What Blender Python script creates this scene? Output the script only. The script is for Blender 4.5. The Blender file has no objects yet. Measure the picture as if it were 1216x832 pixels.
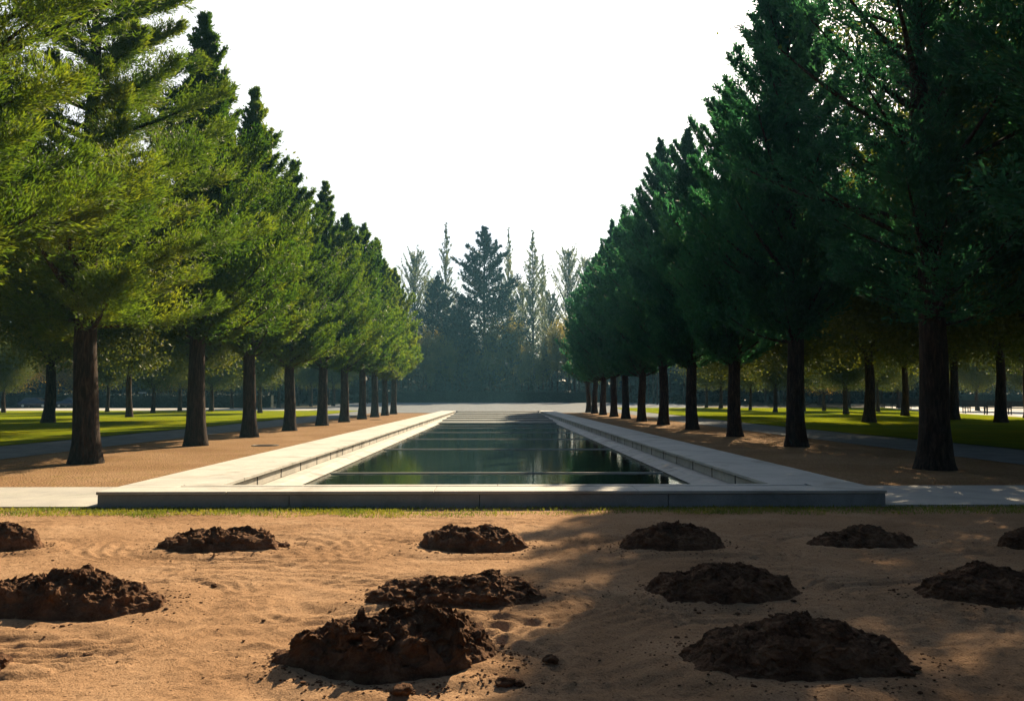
import bpy, math, random
import numpy as np
from mathutils import Vector, Matrix
PI = math.pi
R = math.radians
scene = bpy.context.scene
COL = scene.collection
F = 946.0; VX = 591.0; HY = 472.0; EYE = 1.7      # photo pixels: focal length, vanishing point, horizon
SUN_AZ = R(22); SUN_EL = R(32.5)                    # azimuth measured from +Y towards +X

# ------------------------------------------------------------------ terrain
def terr(y):
    y = np.asarray(y, dtype=float)
    t = np.clip((y - 94.0) / 52.0, 0, 1)
    return 0.75 * t * t * (3 - 2 * t)
def at(px, py):
    """where the photo pixel's sight line meets the ground"""
    d = 4.0
    while d < 260:
        if EYE - (py - HY) / F * d <= float(terr(d)): break
        d += 0.1
    return ((px - VX) / F * d, d)

# ------------------------------------------------------------------ numpy noise
def _h(i, j, k, s):
    n = (i.astype(np.int64) * 374761393 + j.astype(np.int64) * 668265263 + k.astype(np.int64) * 2147483647 + s * 1274126177) & 0xffffffff
    n = ((n ^ (n >> 13)) * 1274126177) & 0xffffffff
    n = (n ^ (n >> 16)) & 0xffffffff
    return n / 4294967295.0
def vnoise(p, s=0):
    p = np.asarray(p, dtype=float)
    f = np.floor(p).astype(np.int64); u = p - f; u = u * u * u * (u * (u * 6 - 15) + 10)
    r = 0
    for a in (0, 1):
        for b in (0, 1):
            for c in (0, 1):
                w = (u[:, 0] if a else 1 - u[:, 0]) * (u[:, 1] if b else 1 - u[:, 1]) * (u[:, 2] if c else 1 - u[:, 2])
                r = r + w * _h(f[:, 0] + a, f[:, 1] + b, f[:, 2] + c, s)
    return r * 2 - 1
def fbm(p, octv=4, s=0, ridged=False):
    r = 0; a = 1.0; t = 0
    for o in range(octv):
        n = vnoise(p * (2.03 ** o) + 17.3 * o, s + o)
        if ridged: n = 1 - 2 * np.abs(n)
        r = r + a * n; t += a; a *= 0.5
    return r / t

# ------------------------------------------------------------------ mesh helpers
class MB:
    def __init__(self): self.v = []; self.f = []; self.n = 0
    def add(self, v, f):
        v = np.asarray(v, dtype=np.float32).reshape(-1, 3); f = np.asarray(f, dtype=np.int32)
        self.v.append(v); self.f.append(f + self.n); self.n += len(v)
    def box(self, x0, x1, y0, y1, z0, z1):
        v = [(x0, y0, z0), (x1, y0, z0), (x1, y1, z0), (x0, y1, z0), (x0, y0, z1), (x1, y0, z1), (x1, y1, z1), (x0, y1, z1)]
        self.add(v, [(0, 3, 2, 1), (4, 5, 6, 7), (0, 1, 5, 4), (1, 2, 6, 5), (2, 3, 7, 6), (3, 0, 4, 7)])
    def tube(self, pts, rad, n=8, cap=True, rough=0, seed=0):
        pts = np.asarray(pts, dtype=float); rad = np.asarray(rad, dtype=float)
        m = len(pts); t = np.gradient(pts, axis=0); t /= np.linalg.norm(t, axis=1)[:, None] + 1e-9
        ref = np.array([1.0, 0, 0]) if abs(t[0][0]) < 0.8 else np.array([0, 1.0, 0])
        a = np.cross(t, ref); a /= np.linalg.norm(a, axis=1)[:, None] + 1e-9
        b = np.cross(t, a)
        th = np.arange(n) / n * 2 * PI
        ring = a[:, None, :] * np.cos(th)[None, :, None] + b[:, None, :] * np.sin(th)[None, :, None]
        rr = rad[:, None] * np.ones((1, n))
        if rough:
            q = pts[:, None, :] * np.array([1, 1, 0.35]) + ring * 1.3
            rr = rr * (1 + rough * fbm(q.reshape(-1, 3) * 2.2, 3, seed, True).reshape(m, n))
        v = (pts[:, None, :] + ring * rr[:, :, None]).reshape(-1, 3)
        i = np.arange(m - 1)[:, None] * n; j = np.arange(n)[None, :]; k = (j + 1) % n
        f = np.stack([i + j, i + k, i + n + k, i + n + j], -1).reshape(-1, 4)
        self.add(v, f[:, ::-1])
    def build(self, name, mat, parent=None, smooth=False):
        v = np.concatenate(self.v); 
        me = bpy.data.meshes.new(name)
        me.vertices.add(len(v)); me.vertices.foreach_set('co', v.astype(np.float32).ravel())
        fl = self.f; ln = np.concatenate([np.full(len(x), x.shape[1], dtype=np.int32) for x in fl])
        lv = np.concatenate([x.ravel() for x in fl]).astype(np.int32)
        me.loops.add(len(lv)); me.loops.foreach_set('vertex_index', lv)
        me.polygons.add(len(ln)); st = np.concatenate([[0], np.cumsum(ln)[:-1]]).astype(np.int32)
        me.polygons.foreach_set('loop_start', st); me.polygons.foreach_set('loop_total', ln)
        me.polygons.foreach_set('use_smooth', np.full(len(ln), bool(smooth)))
        me.update(calc_edges=True); me.validate()
        me.materials.append(mat)
        o = bpy.data.objects.new(name, me); COL.objects.link(o)
        if parent: o.parent = parent
        return o
def tag(o, label=None, cat=None, group=None, kind=None):
    if label: o['label'] = label
    if cat: o['category'] = cat
    if group: o['group'] = group
    if kind: o['kind'] = kind
    return o
def empty(name, loc=(0, 0, 0), rz=0, sc=1):
    o = bpy.data.objects.new(name, None); COL.objects.link(o)
    o.location = loc; o.rotation_euler = (0, 0, rz); o.scale = (sc, sc, sc) if not hasattr(sc, '__len__') else sc
    o.empty_display_size = 0.2
    return o
def copy_tree(o, parent=None):
    c = o.copy(); COL.objects.link(c)
    if parent: c.parent = parent
    for ch in list(o.children): copy_tree(ch, c)
    return c
def sheet(name, xs, ys, zf, mat, smooth=True, skip=None):
    xs = np.asarray(xs, float); ys = np.asarray(ys, float)
    X, Y = np.meshgrid(xs, ys); Z = zf(X.ravel(), Y.ravel()).reshape(X.shape)
    v = np.stack([X, Y, Z], -1).reshape(-1, 3)
    nx = len(xs); i = np.arange(len(ys) - 1)[:, None] * nx; j = np.arange(nx - 1)[None, :]
    f = np.stack([i + j, i + j + 1, i + nx + j + 1, i + nx + j], -1).reshape(-1, 4)
    if skip is not None:
        c = v[f].mean(1); f = f[~skip(c[:, 0], c[:, 1])]
    m = MB(); m.add(v, f); return m.build(name, mat, None, smooth)
def strip(name, fl, fr, ys, mat, zoff, nx=6):
    """a band between x = fl(y) and x = fr(y), lying on the terrain"""
    ys = np.asarray(ys, float); a = np.array([fl(y) for y in ys]); b = np.array([fr(y) for y in ys])
    t = np.linspace(0, 1, nx); X = a[:, None] * (1 - t) + b[:, None] * t; Y = np.repeat(ys[:, None], nx, 1)
    Z = terr(Y) + zoff; v = np.stack([X, Y, Z], -1).reshape(-1, 3)
    i = np.arange(len(ys) - 1)[:, None] * nx; j = np.arange(nx - 1)[None, :]
    f = np.stack([i + j, i + j + 1, i + nx + j + 1, i + nx + j], -1).reshape(-1, 4)
    m = MB(); m.add(v, f); return m.build(name, mat, None, True)
def blades(p, d, ln, w, rng):
    """leaf-shaped rhombi from point p along d"""
    n = len(p)
    d = d / (np.linalg.norm(d, axis=1)[:, None] + 1e-9)
    s = np.cross(d, rng.normal(size=(n, 3))); s /= np.linalg.norm(s, axis=1)[:, None] + 1e-9
    ln = np.broadcast_to(ln, n)[:, None]; w = np.broadcast_to(w, n)[:, None]
    m = p + d * ln * 0.5
    v = np.stack([p, m + s * w * 0.5, p + d * ln, m - s * w * 0.5], 1).reshape(-1, 3)
    f = np.arange(n * 4).reshape(n, 4)
    return v, f

# ------------------------------------------------------------------ materials
def mat_new(name):
    m = bpy.data.materials.new(name); m.use_nodes = True
    nt = m.node_tree; nt.nodes.clear()
    out = nt.nodes.new('ShaderNodeOutputMaterial')
    return m, nt, out
def N(nt, typ, **kw):
    n = nt.nodes.new(typ)
    for k, v in kw.items():
        if k.startswith('_'): setattr(n, k[1:], v)
        else: n.inputs[k.replace('__', ' ')].default_value = v
    return n
def noise(nt, scale, detail=4, rough=0.55, vec=None, dist=0):
    n = N(nt, 'ShaderNodeTexNoise', Scale=scale, Detail=detail, Roughness=rough, Distortion=dist)
    if vec: nt.links.new(vec, n.inputs['Vector'])
    return n.outputs['Fac']
def ramp(nt, fac, stops):
    r = nt.nodes.new('ShaderNodeValToRGB'); nt.links.new(fac, r.inputs['Fac'])
    e = r.color_ramp.elements
    while len(e) < len(stops): e.new(0.5)
    for q, (p, c) in zip(e, stops):
        q.position = p; q.color = (*c, 1) if len(c) == 3 else c
    return r.outputs['Color']
def mix(nt, fac, a, b, mode='MIX'):
    m = nt.nodes.new('ShaderNodeMix'); m.data_type = 'RGBA'; m.blend_type = mode
    for s, v in ((m.inputs[0], fac), (m.inputs[6], a), (m.inputs[7], b)):
        if isinstance(v, (int, float)): s.default_value = v
        elif isinstance(v, tuple): s.default_value = (*v, 1)
        else: nt.links.new(v, s)
    return m.outputs[2]
def bump(nt, h, strength, dist, prev=None):
    b = N(nt, 'ShaderNodeBump', Strength=strength, Distance=dist); nt.links.new(h, b.inputs['Height'])
    if prev: nt.links.new(prev, b.inputs['Normal'])
    return b.outputs['Normal']
def pos(nt):
    return N(nt, 'ShaderNodeNewGeometry').outputs['Position']
def objc(nt):
    return N(nt, 'ShaderNodeTexCoord').outputs['Object']
def pbr(nt, out, col, rough=0.9, nrm=None, spec=0.3, **kw):
    p = N(nt, 'ShaderNodeBsdfPrincipled', Roughness=rough); p.inputs['Specular IOR Level'].default_value = spec
    if isinstance(col, tuple): p.inputs['Base Color'].default_value = (*col, 1)
    else: nt.links.new(col, p.inputs['Base Color'])
    if nrm: nt.links.new(nrm, p.inputs['Normal'])
    for k, v in kw.items(): p.inputs[k].default_value = v
    nt.links.new(p.outputs[0], out.inputs['Surface']); return p

def foliage_mat(name, dark, mid, light, trans, tfac=0.42, nscale=0.6):
    m, nt, out = mat_new(name)
    v = pos(nt); oi = N(nt, 'ShaderNodeObjectInfo').outputs['Random']
    n1 = noise(nt, nscale, 3, 0.6, v); n2 = noise(nt, 7, 2, 0.5, v)
    nn = N(nt, 'ShaderNodeMath', _operation='ADD'); nt.links.new(n1, nn.inputs[0])
    q = N(nt, 'ShaderNodeMath', _operation='MULTIPLY_ADD'); nt.links.new(n2, q.inputs[0]); q.inputs[1].default_value = 0.5; q.inputs[2].default_value = -0.25
    nt.links.new(q.outputs[0], nn.inputs[1])
    c = ramp(nt, nn.outputs[0], [(0.3, dark), (0.5, mid), (0.72, light)])
    hs = N(nt, 'ShaderNodeHueSaturation'); nt.links.new(c, hs.inputs['Color'])
    mr = N(nt, 'ShaderNodeMapRange'); nt.links.new(oi, mr.inputs[0]); mr.inputs[3].default_value = 0.8; mr.inputs[4].default_value = 1.2
    nt.links.new(mr.outputs[0], hs.inputs['Value'])
    mr2 = N(nt, 'ShaderNodeMapRange'); nt.links.new(oi, mr2.inputs[0]); mr2.inputs[3].default_value = 0.515; mr2.inputs[4].default_value = 0.49
    nt.links.new(mr2.outputs[0], hs.inputs['Hue'])
    c = hs.outputs[0]
    p = N(nt, 'ShaderNodeBsdfPrincipled', Roughness=0.6); p.inputs['Specular IOR Level'].default_value = 0.25
    nt.links.new(c, p.inputs['Base Color'])
    t = N(nt, 'ShaderNodeBsdfTranslucent'); nt.links.new(mix(nt, 1.0, c, trans, 'MULTIPLY'), t.inputs['Color'])
    ms = N(nt, 'ShaderNodeMixShader'); ms.inputs[0].default_value = tfac
    nt.links.new(p.outputs[0], ms.inputs[1]); nt.links.new(t.outputs[0], ms.inputs[2]); nt.links.new(ms.outputs[0], out.inputs['Surface'])
    return m
M = {}
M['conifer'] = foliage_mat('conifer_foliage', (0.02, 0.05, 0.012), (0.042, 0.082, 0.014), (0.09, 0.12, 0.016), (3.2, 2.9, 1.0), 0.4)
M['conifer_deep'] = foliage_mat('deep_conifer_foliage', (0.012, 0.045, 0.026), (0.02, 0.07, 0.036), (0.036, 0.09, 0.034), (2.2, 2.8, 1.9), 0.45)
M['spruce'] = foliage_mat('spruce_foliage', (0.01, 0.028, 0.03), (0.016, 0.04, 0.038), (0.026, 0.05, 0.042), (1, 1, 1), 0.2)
M['broadleaf'] = foliage_mat('broadleaf_foliage', (0.03, 0.05, 0.012), (0.05, 0.08, 0.015), (0.09, 0.105, 0.02), (2.8, 2.2, 1.1), 0.42)
M['autumn'] = foliage_mat('autumn_foliage', (0.16, 0.13, 0.03), (0.26, 0.18, 0.03), (0.36, 0.22, 0.04), (1.6, 1.4, 1.0), 0.5)
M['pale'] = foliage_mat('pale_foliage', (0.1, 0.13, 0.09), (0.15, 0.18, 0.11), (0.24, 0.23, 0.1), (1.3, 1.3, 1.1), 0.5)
M['thin'] = foliage_mat('thin_yellow_foliage', (0.08, 0.09, 0.03), (0.13, 0.13, 0.035), (0.22, 0.18, 0.05), (1.8, 1.6, 1.0), 0.5)
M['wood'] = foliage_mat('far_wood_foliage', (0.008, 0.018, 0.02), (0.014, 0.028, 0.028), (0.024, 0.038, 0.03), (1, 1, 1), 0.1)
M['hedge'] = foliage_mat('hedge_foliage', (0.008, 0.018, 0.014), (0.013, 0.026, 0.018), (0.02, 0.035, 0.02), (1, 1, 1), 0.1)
M['turf_blade'] = foliage_mat('turf_blade', (0.09, 0.13, 0.02), (0.16, 0.19, 0.03), (0.26, 0.24, 0.05), (1.8, 1.6, 1.0), 0.4, 1.5)

def bark(name, c0, c1, c2):
    m, nt, out = mat_new(name); v = objc(nt)
    mp = N(nt, 'ShaderNodeMapping'); mp.inputs['Scale'].default_value = (1, 1, 0.16); nt.links.new(v, mp.inputs[0])
    n = noise(nt, 16, 6, 0.7, mp.outputs[0], 0.6)
    c = ramp(nt, n, [(0.35, c0), (0.5, c1), (0.68, c2)])
    nr = bump(nt, n, 1.0, 0.06)
    pbr(nt, out, c, 0.95, nr, 0.15); return m
M['bark'] = bark('dark_bark', (0.012, 0.009, 0.007), (0.035, 0.023, 0.017), (0.09, 0.058, 0.04))
M['pale_bark'] = bark('pale_bark', (0.07, 0.065, 0.06), (0.2, 0.18, 0.15), (0.34, 0.31, 0.26))

def stone(name, c0, c1, c2, dirt=(0.1, 0.09, 0.07), amount=0.6, rough=0.85, spec=0.2):
    m, nt, out = mat_new(name); v = pos(nt)
    n = noise(nt, 1.3, 6, 0.65, v); f = noise(nt, 60, 3, 0.6, v); st = noise(nt, 0.45, 5, 0.7, v, 1.2)
    c = ramp(nt, n, [(0.3, c0), (0.5, c1), (0.7, c2)])
    c = mix(nt, ramp(nt, st, [(0.52, (0, 0, 0)), (0.75, (amount,) * 3)]), c, dirt)
    c = mix(nt, 0.25, c, ramp(nt, f, [(0.3, (0.2, 0.2, 0.2)), (0.7, (1, 1, 1))]), 'MULTIPLY')
    nr = bump(nt, f, 0.35, 0.006); nr = bump(nt, n, 0.3, 0.02, nr)
    pbr(nt, out, c, rough, nr, spec); return m
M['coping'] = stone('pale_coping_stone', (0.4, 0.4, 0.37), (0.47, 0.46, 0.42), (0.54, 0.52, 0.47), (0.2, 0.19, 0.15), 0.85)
M['wall_stone'] = stone('basin_wall_stone', (0.36, 0.35, 0.32), (0.46, 0.44, 0.4), (0.55, 0.53, 0.47), (0.12, 0.11, 0.09), 0.8)
M['wet_stone'] = stone('weathered_basin_stone', (0.2, 0.19, 0.16), (0.3, 0.28, 0.24), (0.4, 0.37, 0.31), (0.07, 0.07, 0.05), 0.9)
M['step_stone'] = stone('grey_step_stone', (0.06, 0.075, 0.075), (0.09, 0.105, 0.105), (0.13, 0.145, 0.14), (0.06, 0.08, 0.07), 0.9)
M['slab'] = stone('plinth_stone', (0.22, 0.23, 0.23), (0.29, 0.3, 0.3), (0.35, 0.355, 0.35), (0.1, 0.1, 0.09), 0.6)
M['paving'] = stone('pale_paving', (0.32, 0.32, 0.3), (0.4, 0.39, 0.36), (0.46, 0.45, 0.4), (0.24, 0.26, 0.22), 0.6)
M['path'] = stone('grey_path', (0.13, 0.145, 0.155), (0.17, 0.185, 0.195), (0.22, 0.235, 0.24), (0.13, 0.12, 0.1), 0.6, 1.0, 0.05)

def m_sand():
    m, nt, out = mat_new('sandy_soil'); v = pos(nt)
    n = noise(nt, 0.8, 6, 0.6, v, 0.5); f = noise(nt, 70, 4, 0.7, v); g = noise(nt, 11, 6, 0.7, v, 0.8); h = noise(nt, 240, 2, 0.6, v)
    c = ramp(nt, n, [(0.3, (0.3, 0.178, 0.098)), (0.5, (0.385, 0.238, 0.135)), (0.7, (0.46, 0.298, 0.178))])
    c = mix(nt, ramp(nt, g, [(0.56, (0, 0, 0)), (0.75, (0.5, 0.5, 0.5))]), c, (0.15, 0.08, 0.045))
    sp = noise(nt, 34, 2, 0.5, v, 0.3)
    c = mix(nt, ramp(nt, sp, [(0.62, (0, 0, 0)), (0.7, (0.75, 0.75, 0.75))]), c, (0.09, 0.05, 0.03))
    c = mix(nt, 0.6, c, ramp(nt, f, [(0.3, (0.35, 0.3, 0.26)), (0.55, (1, 1, 1))]), 'MULTIPLY')
    nr = bump(nt, g, 0.8, 0.04); nr = bump(nt, f, 1.0, 0.014, nr); nr = bump(nt, h, 0.6, 0.003, nr)
    pbr(nt, out, c, 1.0, nr, 0.03); return m
M['sand'] = m_sand()
def m_soil():
    m, nt, out = mat_new('dark_heaped_soil'); v = objc(nt)
    n = noise(nt, 5, 6, 0.7, v, 0.4); f = noise(nt, 60, 5, 0.75, v)
    c = ramp(nt, n, [(0.3, (0.045, 0.022, 0.013)), (0.5, (0.11, 0.056, 0.031)), (0.7, (0.25, 0.135, 0.075))])
    c = mix(nt, ramp(nt, f, [(0.5, (0, 0, 0)), (0.75, (0.6,) * 3)]), c, (0.24, 0.14, 0.08))
    nr = bump(nt, n, 0.8, 0.05); nr = bump(nt, f, 1.0, 0.018, nr)
    pbr(nt, out, c, 0.97, nr, 0.1); return m
M['soil'] = m_soil()
def m_gravel():
    m, nt, out = mat_new('tan_gravel'); v = pos(nt)
    n = noise(nt, 0.35, 5, 0.6, v, 0.6); vo = N(nt, 'ShaderNodeTexVoronoi', Scale=24.0); nt.links.new(v, vo.inputs['Vector']); g = noise(nt, 3, 6, 0.7, v, 0.5)
    c = ramp(nt, n, [(0.3, (0.24, 0.14, 0.07)), (0.5, (0.3, 0.185, 0.1)), (0.7, (0.36, 0.235, 0.135))])
    c = mix(nt, ramp(nt, g, [(0.5, (0, 0, 0)), (0.72, (0.6,) * 3)]), c, (0.22, 0.18, 0.05))
    lf = noise(nt, 18, 2, 0.5, v, 0.8)
    c = mix(nt, ramp(nt, lf, [(0.6, (0, 0, 0)), (0.68, (0.75,) * 3)]), c, (0.1, 0.05, 0.02))
    c = mix(nt, 0.6, c, ramp(nt, vo.outputs['Distance'], [(0.15, (1, 1, 1)), (0.8, (0.35, 0.32, 0.3))]), 'MULTIPLY')
    nr = bump(nt, vo.outputs['Distance'], 0.7, 0.03); nr = bump(nt, g, 0.4, 0.03, nr)
    pbr(nt, out, c, 1.0, nr, 0.03); return m
M['gravel'] = m_gravel()
def m_lawn():
    m, nt, out = mat_new('mown_lawn'); v = pos(nt)
    n = noise(nt, 0.25, 5, 0.65, v, 0.5); f = noise(nt, 25, 5, 0.8, v)
    c = ramp(nt, n, [(0.3, (0.1, 0.15, 0.01)), (0.5, (0.2, 0.24, 0.012)), (0.7, (0.32, 0.3, 0.015))])
    c = mix(nt, 0.6, c, ramp(nt, f, [(0.3, (0.25, 0.3, 0.25)), (0.65, (1, 1, 1))]), 'MULTIPLY')
    nr = bump(nt, f, 1.0, 0.06)
    pbr(nt, out, c, 1.0, nr, 0.0); return m
M['lawn'] = m_lawn()
def m_plain(name, c, rough=0.8, spec=0.3, metal=0, ns=12, var=0.35):
    m, nt, out = mat_new(name); v = objc(nt); n = noise(nt, ns, 4, 0.6, v)
    cc = ramp(nt, n, [(0.3, tuple(x * (1 - var) for x in c)), (0.7, tuple(min(1, x * (1 + var)) for x in c))])
    pbr(nt, out, cc, rough, bump(nt, n, 0.2, 0.01), spec, Metallic=metal); return m
M['earth'] = m_plain('woodland_floor', (0.05, 0.045, 0.025), 0.95, 0.1, 0, 0.4)
M['bench_wood'] = m_plain('dark_stained_wood', (0.016, 0.015, 0.016), 0.6, 0.15)
M['iron'] = m_plain('dark_cast_iron', (0.015, 0.015, 0.016), 0.6, 0.2)
M['disc'] = m_plain('dark_disc_brown', (0.06, 0.045, 0.03), 0.7, 0.3)
M['car_paint'] = m_plain('dark_blue_car_paint', (0.015, 0.02, 0.04), 0.25, 0.5, 0, 3, 0.1)
M['glass'] = m_plain('dark_car_glass', (0.01, 0.012, 0.015), 0.05, 0.8, 0, 3, 0.1)
M['tyre'] = m_plain('black_tyre', (0.015, 0.015, 0.015), 0.8, 0.2)
M['rim'] = m_plain('grey_wheel_rim', (0.3, 0.3, 0.3), 0.3, 0.5, 0.8)
M['pale_post'] = m_plain('pale_painted_metal', (0.6, 0.62, 0.6), 0.5, 0.4)
def m_water():
    m, nt, out = mat_new('pool_water'); v = pos(nt)
    mp = N(nt, 'ShaderNodeMapping'); mp.inputs['Scale'].default_value = (0.8, 1.0, 1); nt.links.new(v, mp.inputs[0])
    n = noise(nt, 3.0, 3, 0.55, mp.outputs[0], 0.3); n2 = noise(nt, 14, 2, 0.5, mp.outputs[0])
    nr = bump(nt, n, 0.14, 0.02); nr = bump(nt, n2, 0.06, 0.01, nr)
    p = pbr(nt, out, (0.012, 0.024, 0.016), 0.03, nr, 0.5, IOR=1.33); return m
M['water'] = m_water()

# ------------------------------------------------------------------ setting
POOLX0, POOLX1, POOLY0, POOLY1 = -6.18, 6.10, 12.5, 88.5
def ub(*a): return np.unique(np.concatenate(a))
gx = ub(np.linspace(-700, -120, 12), np.linspace(-120, 120, 49), np.linspace(120, 700, 12), [POOLX0, POOLX1])
gy = ub(np.linspace(-200, 0, 9), np.linspace(0, 90, 19), np.linspace(90, 150, 31), np.linspace(150, 1400, 20), [POOLY0 + 0.3, POOLY1])
g = sheet('ground', gx, gy, lambda x, y: terr(y) - 0.07, M['earth'], True,
          lambda x, y: (x > POOLX0) & (x < POOLX1) & (y > POOLY0 + 0.3) & (y < POOLY1))
tag(g, 'dark woodland floor and earth under and around the park', kind='structure')

# mounds: photo centre px, base py, width px, top py, seed, label
MOUNDS = [
 (18, 653, 92, 616, 1, 'small soil heap cut by the left edge, in the row nearest the pool'),
 (270, 656, 148, 621, 2, 'low soil heap with a small tail on its right, near the grass strip'),
 (563, 656, 132, 619, 3, 'rounded low soil heap just left of the sun and shade line, near the grass strip'),
 (798, 656, 128, 615, 4, 'steep dark soil heap in shade, nearest the pool right of the centre'),
 (1019, 653, 132, 622, 5, 'flat wide soil heap in shade, below the right corner of the pool plinth'),
 (1222, 656, 78, 624, 6, 'dark soil heap cut by the right edge, in the row nearest the pool'),
 (95, 732, 222, 667, 7, 'cone shaped soil heap with a sunlit right slope, leftmost of the middle row'),
 (545, 724, 212, 672, 8, 'wide lumpy soil heap with two knobs on its crest, directly behind the largest heap'),
 (857, 718, 184, 665, 9, 'shaded dome shaped soil heap in the middle row, right of the shade line'),
 (1165, 722, 184, 664, 10, 'shaded broad soil heap by the right edge of the middle row'),
 (474, 806, 252, 711, 11, 'largest cratered soil heap in the front row, lit on its top and right side'),
 (940, 812, 280, 723, 12, 'large smooth pyramid of dark soil in shade, front row on the right'),
 (-16, 797, 104, 758, 13, 'small soil heap barely showing at the left edge of the front row'),
]
mspec = []
for (px, py, w, top, sd, lab) in MOUNDS:
    # py = front of the base; the centre lies one half-depth behind
    x, y = at(px, py); wid = w / F * y * 1.06; dep = wid * 0.27
    yc = y + dep; xc = (px - VX) / F * yc; wid = w / F * yc * 1.0
    h = EYE - (top - HY) / F * yc
    mspec.append((xc, yc, wid / 2, dep, max(0.12, h), sd, lab))

def sand_h(x, y):
    p = np.stack([x, y, np.zeros_like(x)], 1)
    w = p + 0.25 * np.stack([vnoise(p * 1.1, 5), vnoise(p * 1.1, 9), 0 * x], 1)
    h = 0.022 * fbm(w * 0.6, 3, 3) + 0.006 * fbm(w * 3.0, 4, 21)
    g = 0
    for (xc, yc, rx, ry, hh, sd, lab) in mspec:
        d = np.sqrt(((w[:, 0] - xc) / rx) ** 2 + ((w[:, 1] - yc) / (ry * 1.25)) ** 2)
        e = np.exp(-((d - 1.8) / 0.55) ** 2)
        g = g + e * np.sin(d * 27 + sd) * 0.0125 * np.clip(0.7 + 1.2 * vnoise(p * 0.9 + sd, 2), 0, 1.4) - 0.018 * np.exp(-((d - 1.55) / 0.18) ** 2) + 0.03 * np.exp(-((d - 1.0) / 0.3) ** 2)
    # long tyre-like furrows between the heaps
    q = w[:, 1] * 5.2 + 1.4 * np.sin(w[:, 0] * 0.55) + 0.9 * vnoise(p * 0.5, 12) * 3
    g = g + 0.008 * np.sin(q * 4.2) * np.clip(vnoise(p * 0.45, 31) * 2 + 0.3, 0, 1)
    h = h + g + 0.026 * np.clip(fbm(p * 7, 4, 50, True) - 0.15, 0, 1) * np.clip(vnoise(p * 1.3, 77) + 0.45, 0, 1)
    h = h + 0.009 * fbm(p * 22, 4, 90) + 0.006 * fbm(p * np.array([9, 30, 1]), 3, 95)
    fade = np.clip((12.5 - y) / 0.5, 0, 1) * (1 - 0.6 * np.clip((y - 11.2) / 0.5, 0, 1))
    return h * fade - 0.004
sx = ub(np.linspace(-40, -9.5, 20), np.arange(-9.5, 9.6, 0.033), np.linspace(9.6, 40, 20))
sy = ub(np.linspace(-30, 2.4, 16), np.arange(2.4, 7.5, 0.025), np.arange(7.5, 12.55, 0.033), [12.55])
s = sheet('sandy_ground', sx, sy, sand_h, M['sand'])
tag(s, 'raked and driven over bare sandy soil in the foreground', kind='structure')

# soil heaps -------------------------------------------------------------
def mound(xc, yc, rx, ry, h, sd, lab, near):
    na, nr = (300, 110) if near else (180, 64)
    th = np.arange(na) / na * 2 * PI; t = np.linspace(0, 1, nr) ** 0.9
    TH, T = np.meshgrid(th, t); TH = TH.ravel(); T = T.ravel()
    ux, uy = np.cos(TH), np.sin(TH)
    ol = 1 + 0.16 * vnoise(np.stack([ux * 1.6, uy * 1.6, np.full_like(ux, sd * 3.1)], 1), sd) + 0.07 * fbm(np.stack([ux * 5, uy * 5, np.full_like(ux, sd)], 1), 3, sd + 4)
    X = ux * T * rx * ol; Y = uy * T * ry * ol
    sharp = {12: 1.2, 7: 1.15, 4: 1.5, 5: 1.5}.get(sd, 1.7)
    prof = np.clip(1 - T ** sharp, 0, 1)
    P = np.stack([X, Y, np.zeros_like(X)], 1)
    off = vnoise(P * 1.1 + sd * 5.5, sd) * 0.35
    lump = fbm(P * 4.2 + sd * 2.7, 3, sd + 10)
    rid = fbm(P * 6.5 + sd, 5, sd + 20, True)
    A = {11: 1.5, 8: 1.3, 2: 1.1, 3: 1.0, 7: 0.8, 12: 0.5}.get(sd, 0.7)
    prof = 0.72 * prof + 0.28 * np.clip((1 - T) / 0.22, 0, 1) * (1 - 0.35 * T)
    Z = h * prof * (1 + off * 0.9 * A) + np.minimum(1, prof * 2.2) * h * (0.3 * A * lump + 0.22 * A * rid)
    if sd == 11:   # craters on the largest heap
        for (cx, cy, cr, dd) in ((-0.18, -0.02, 0.12, 0.16), (0.22, -0.14, 0.12, 0.12), (0.32, -0.2, 0.09, 0.1)):
            d = np.sqrt((X - cx) ** 2 + ((Y - cy) / 0.8) ** 2) / cr
            Z -= dd * np.exp(-d ** 3)
            Z += 0.06 * np.exp(-((d - 1.45) / 0.35) ** 2)
    if sd == 8:
        for (cx, cy) in ((-0.33, 0.0), (0.26, 0.02)):
            Z += 0.09 * np.exp(-(((X - cx) / 0.1) ** 2 + ((Y - cy) / 0.12) ** 2))
    V = np.stack([X, Y, Z], 1)
    k = np.minimum(1, prof * 3)[:, None] * rx
    D = np.stack([fbm(V * 9 + 3.3, 4, sd + 30), fbm(V * 9 + 8.1, 4, sd + 40), 0.9 * fbm(V * 12 + 1.7, 4, sd + 50, True)], 1)
    V = V + D * k * 0.1 * (0.6 + 0.4 * A)
    V = V + np.stack([fbm(V * 38, 2, sd + 60), fbm(V * 38 + 9, 2, sd + 70), fbm(V * 38 + 5, 2, sd + 80)], 1) * np.minimum(1, prof * 6 + 0.2)[:, None] * 0.013
    zmax = V[:, 2].max(); V[:, 2] *= np.where(V[:, 2] > 0, h / zmax, 1)
    edge = T > 0.985; V[edge, 2] = -0.05
    V[:na] = V[:na].mean(0)
    i = np.arange(nr - 1)[:, None] * na; j = np.arange(na)[None, :]; k2 = (j + 1) % na
    f = np.stack([i + j, i + na + j, i + na + k2, i + k2], -1).reshape(-1, 4)
    m = MB(); m.add(V, f)
    o = m.build('soil_heap', M['soil'], None, True); o.location = (xc, yc, 0.0)
    tag(o, lab, 'soil heap', 'heaps of dark soil set out in rows on the sand')
for ms in mspec: mound(*ms, near=ms[1] < 8.5)

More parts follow.
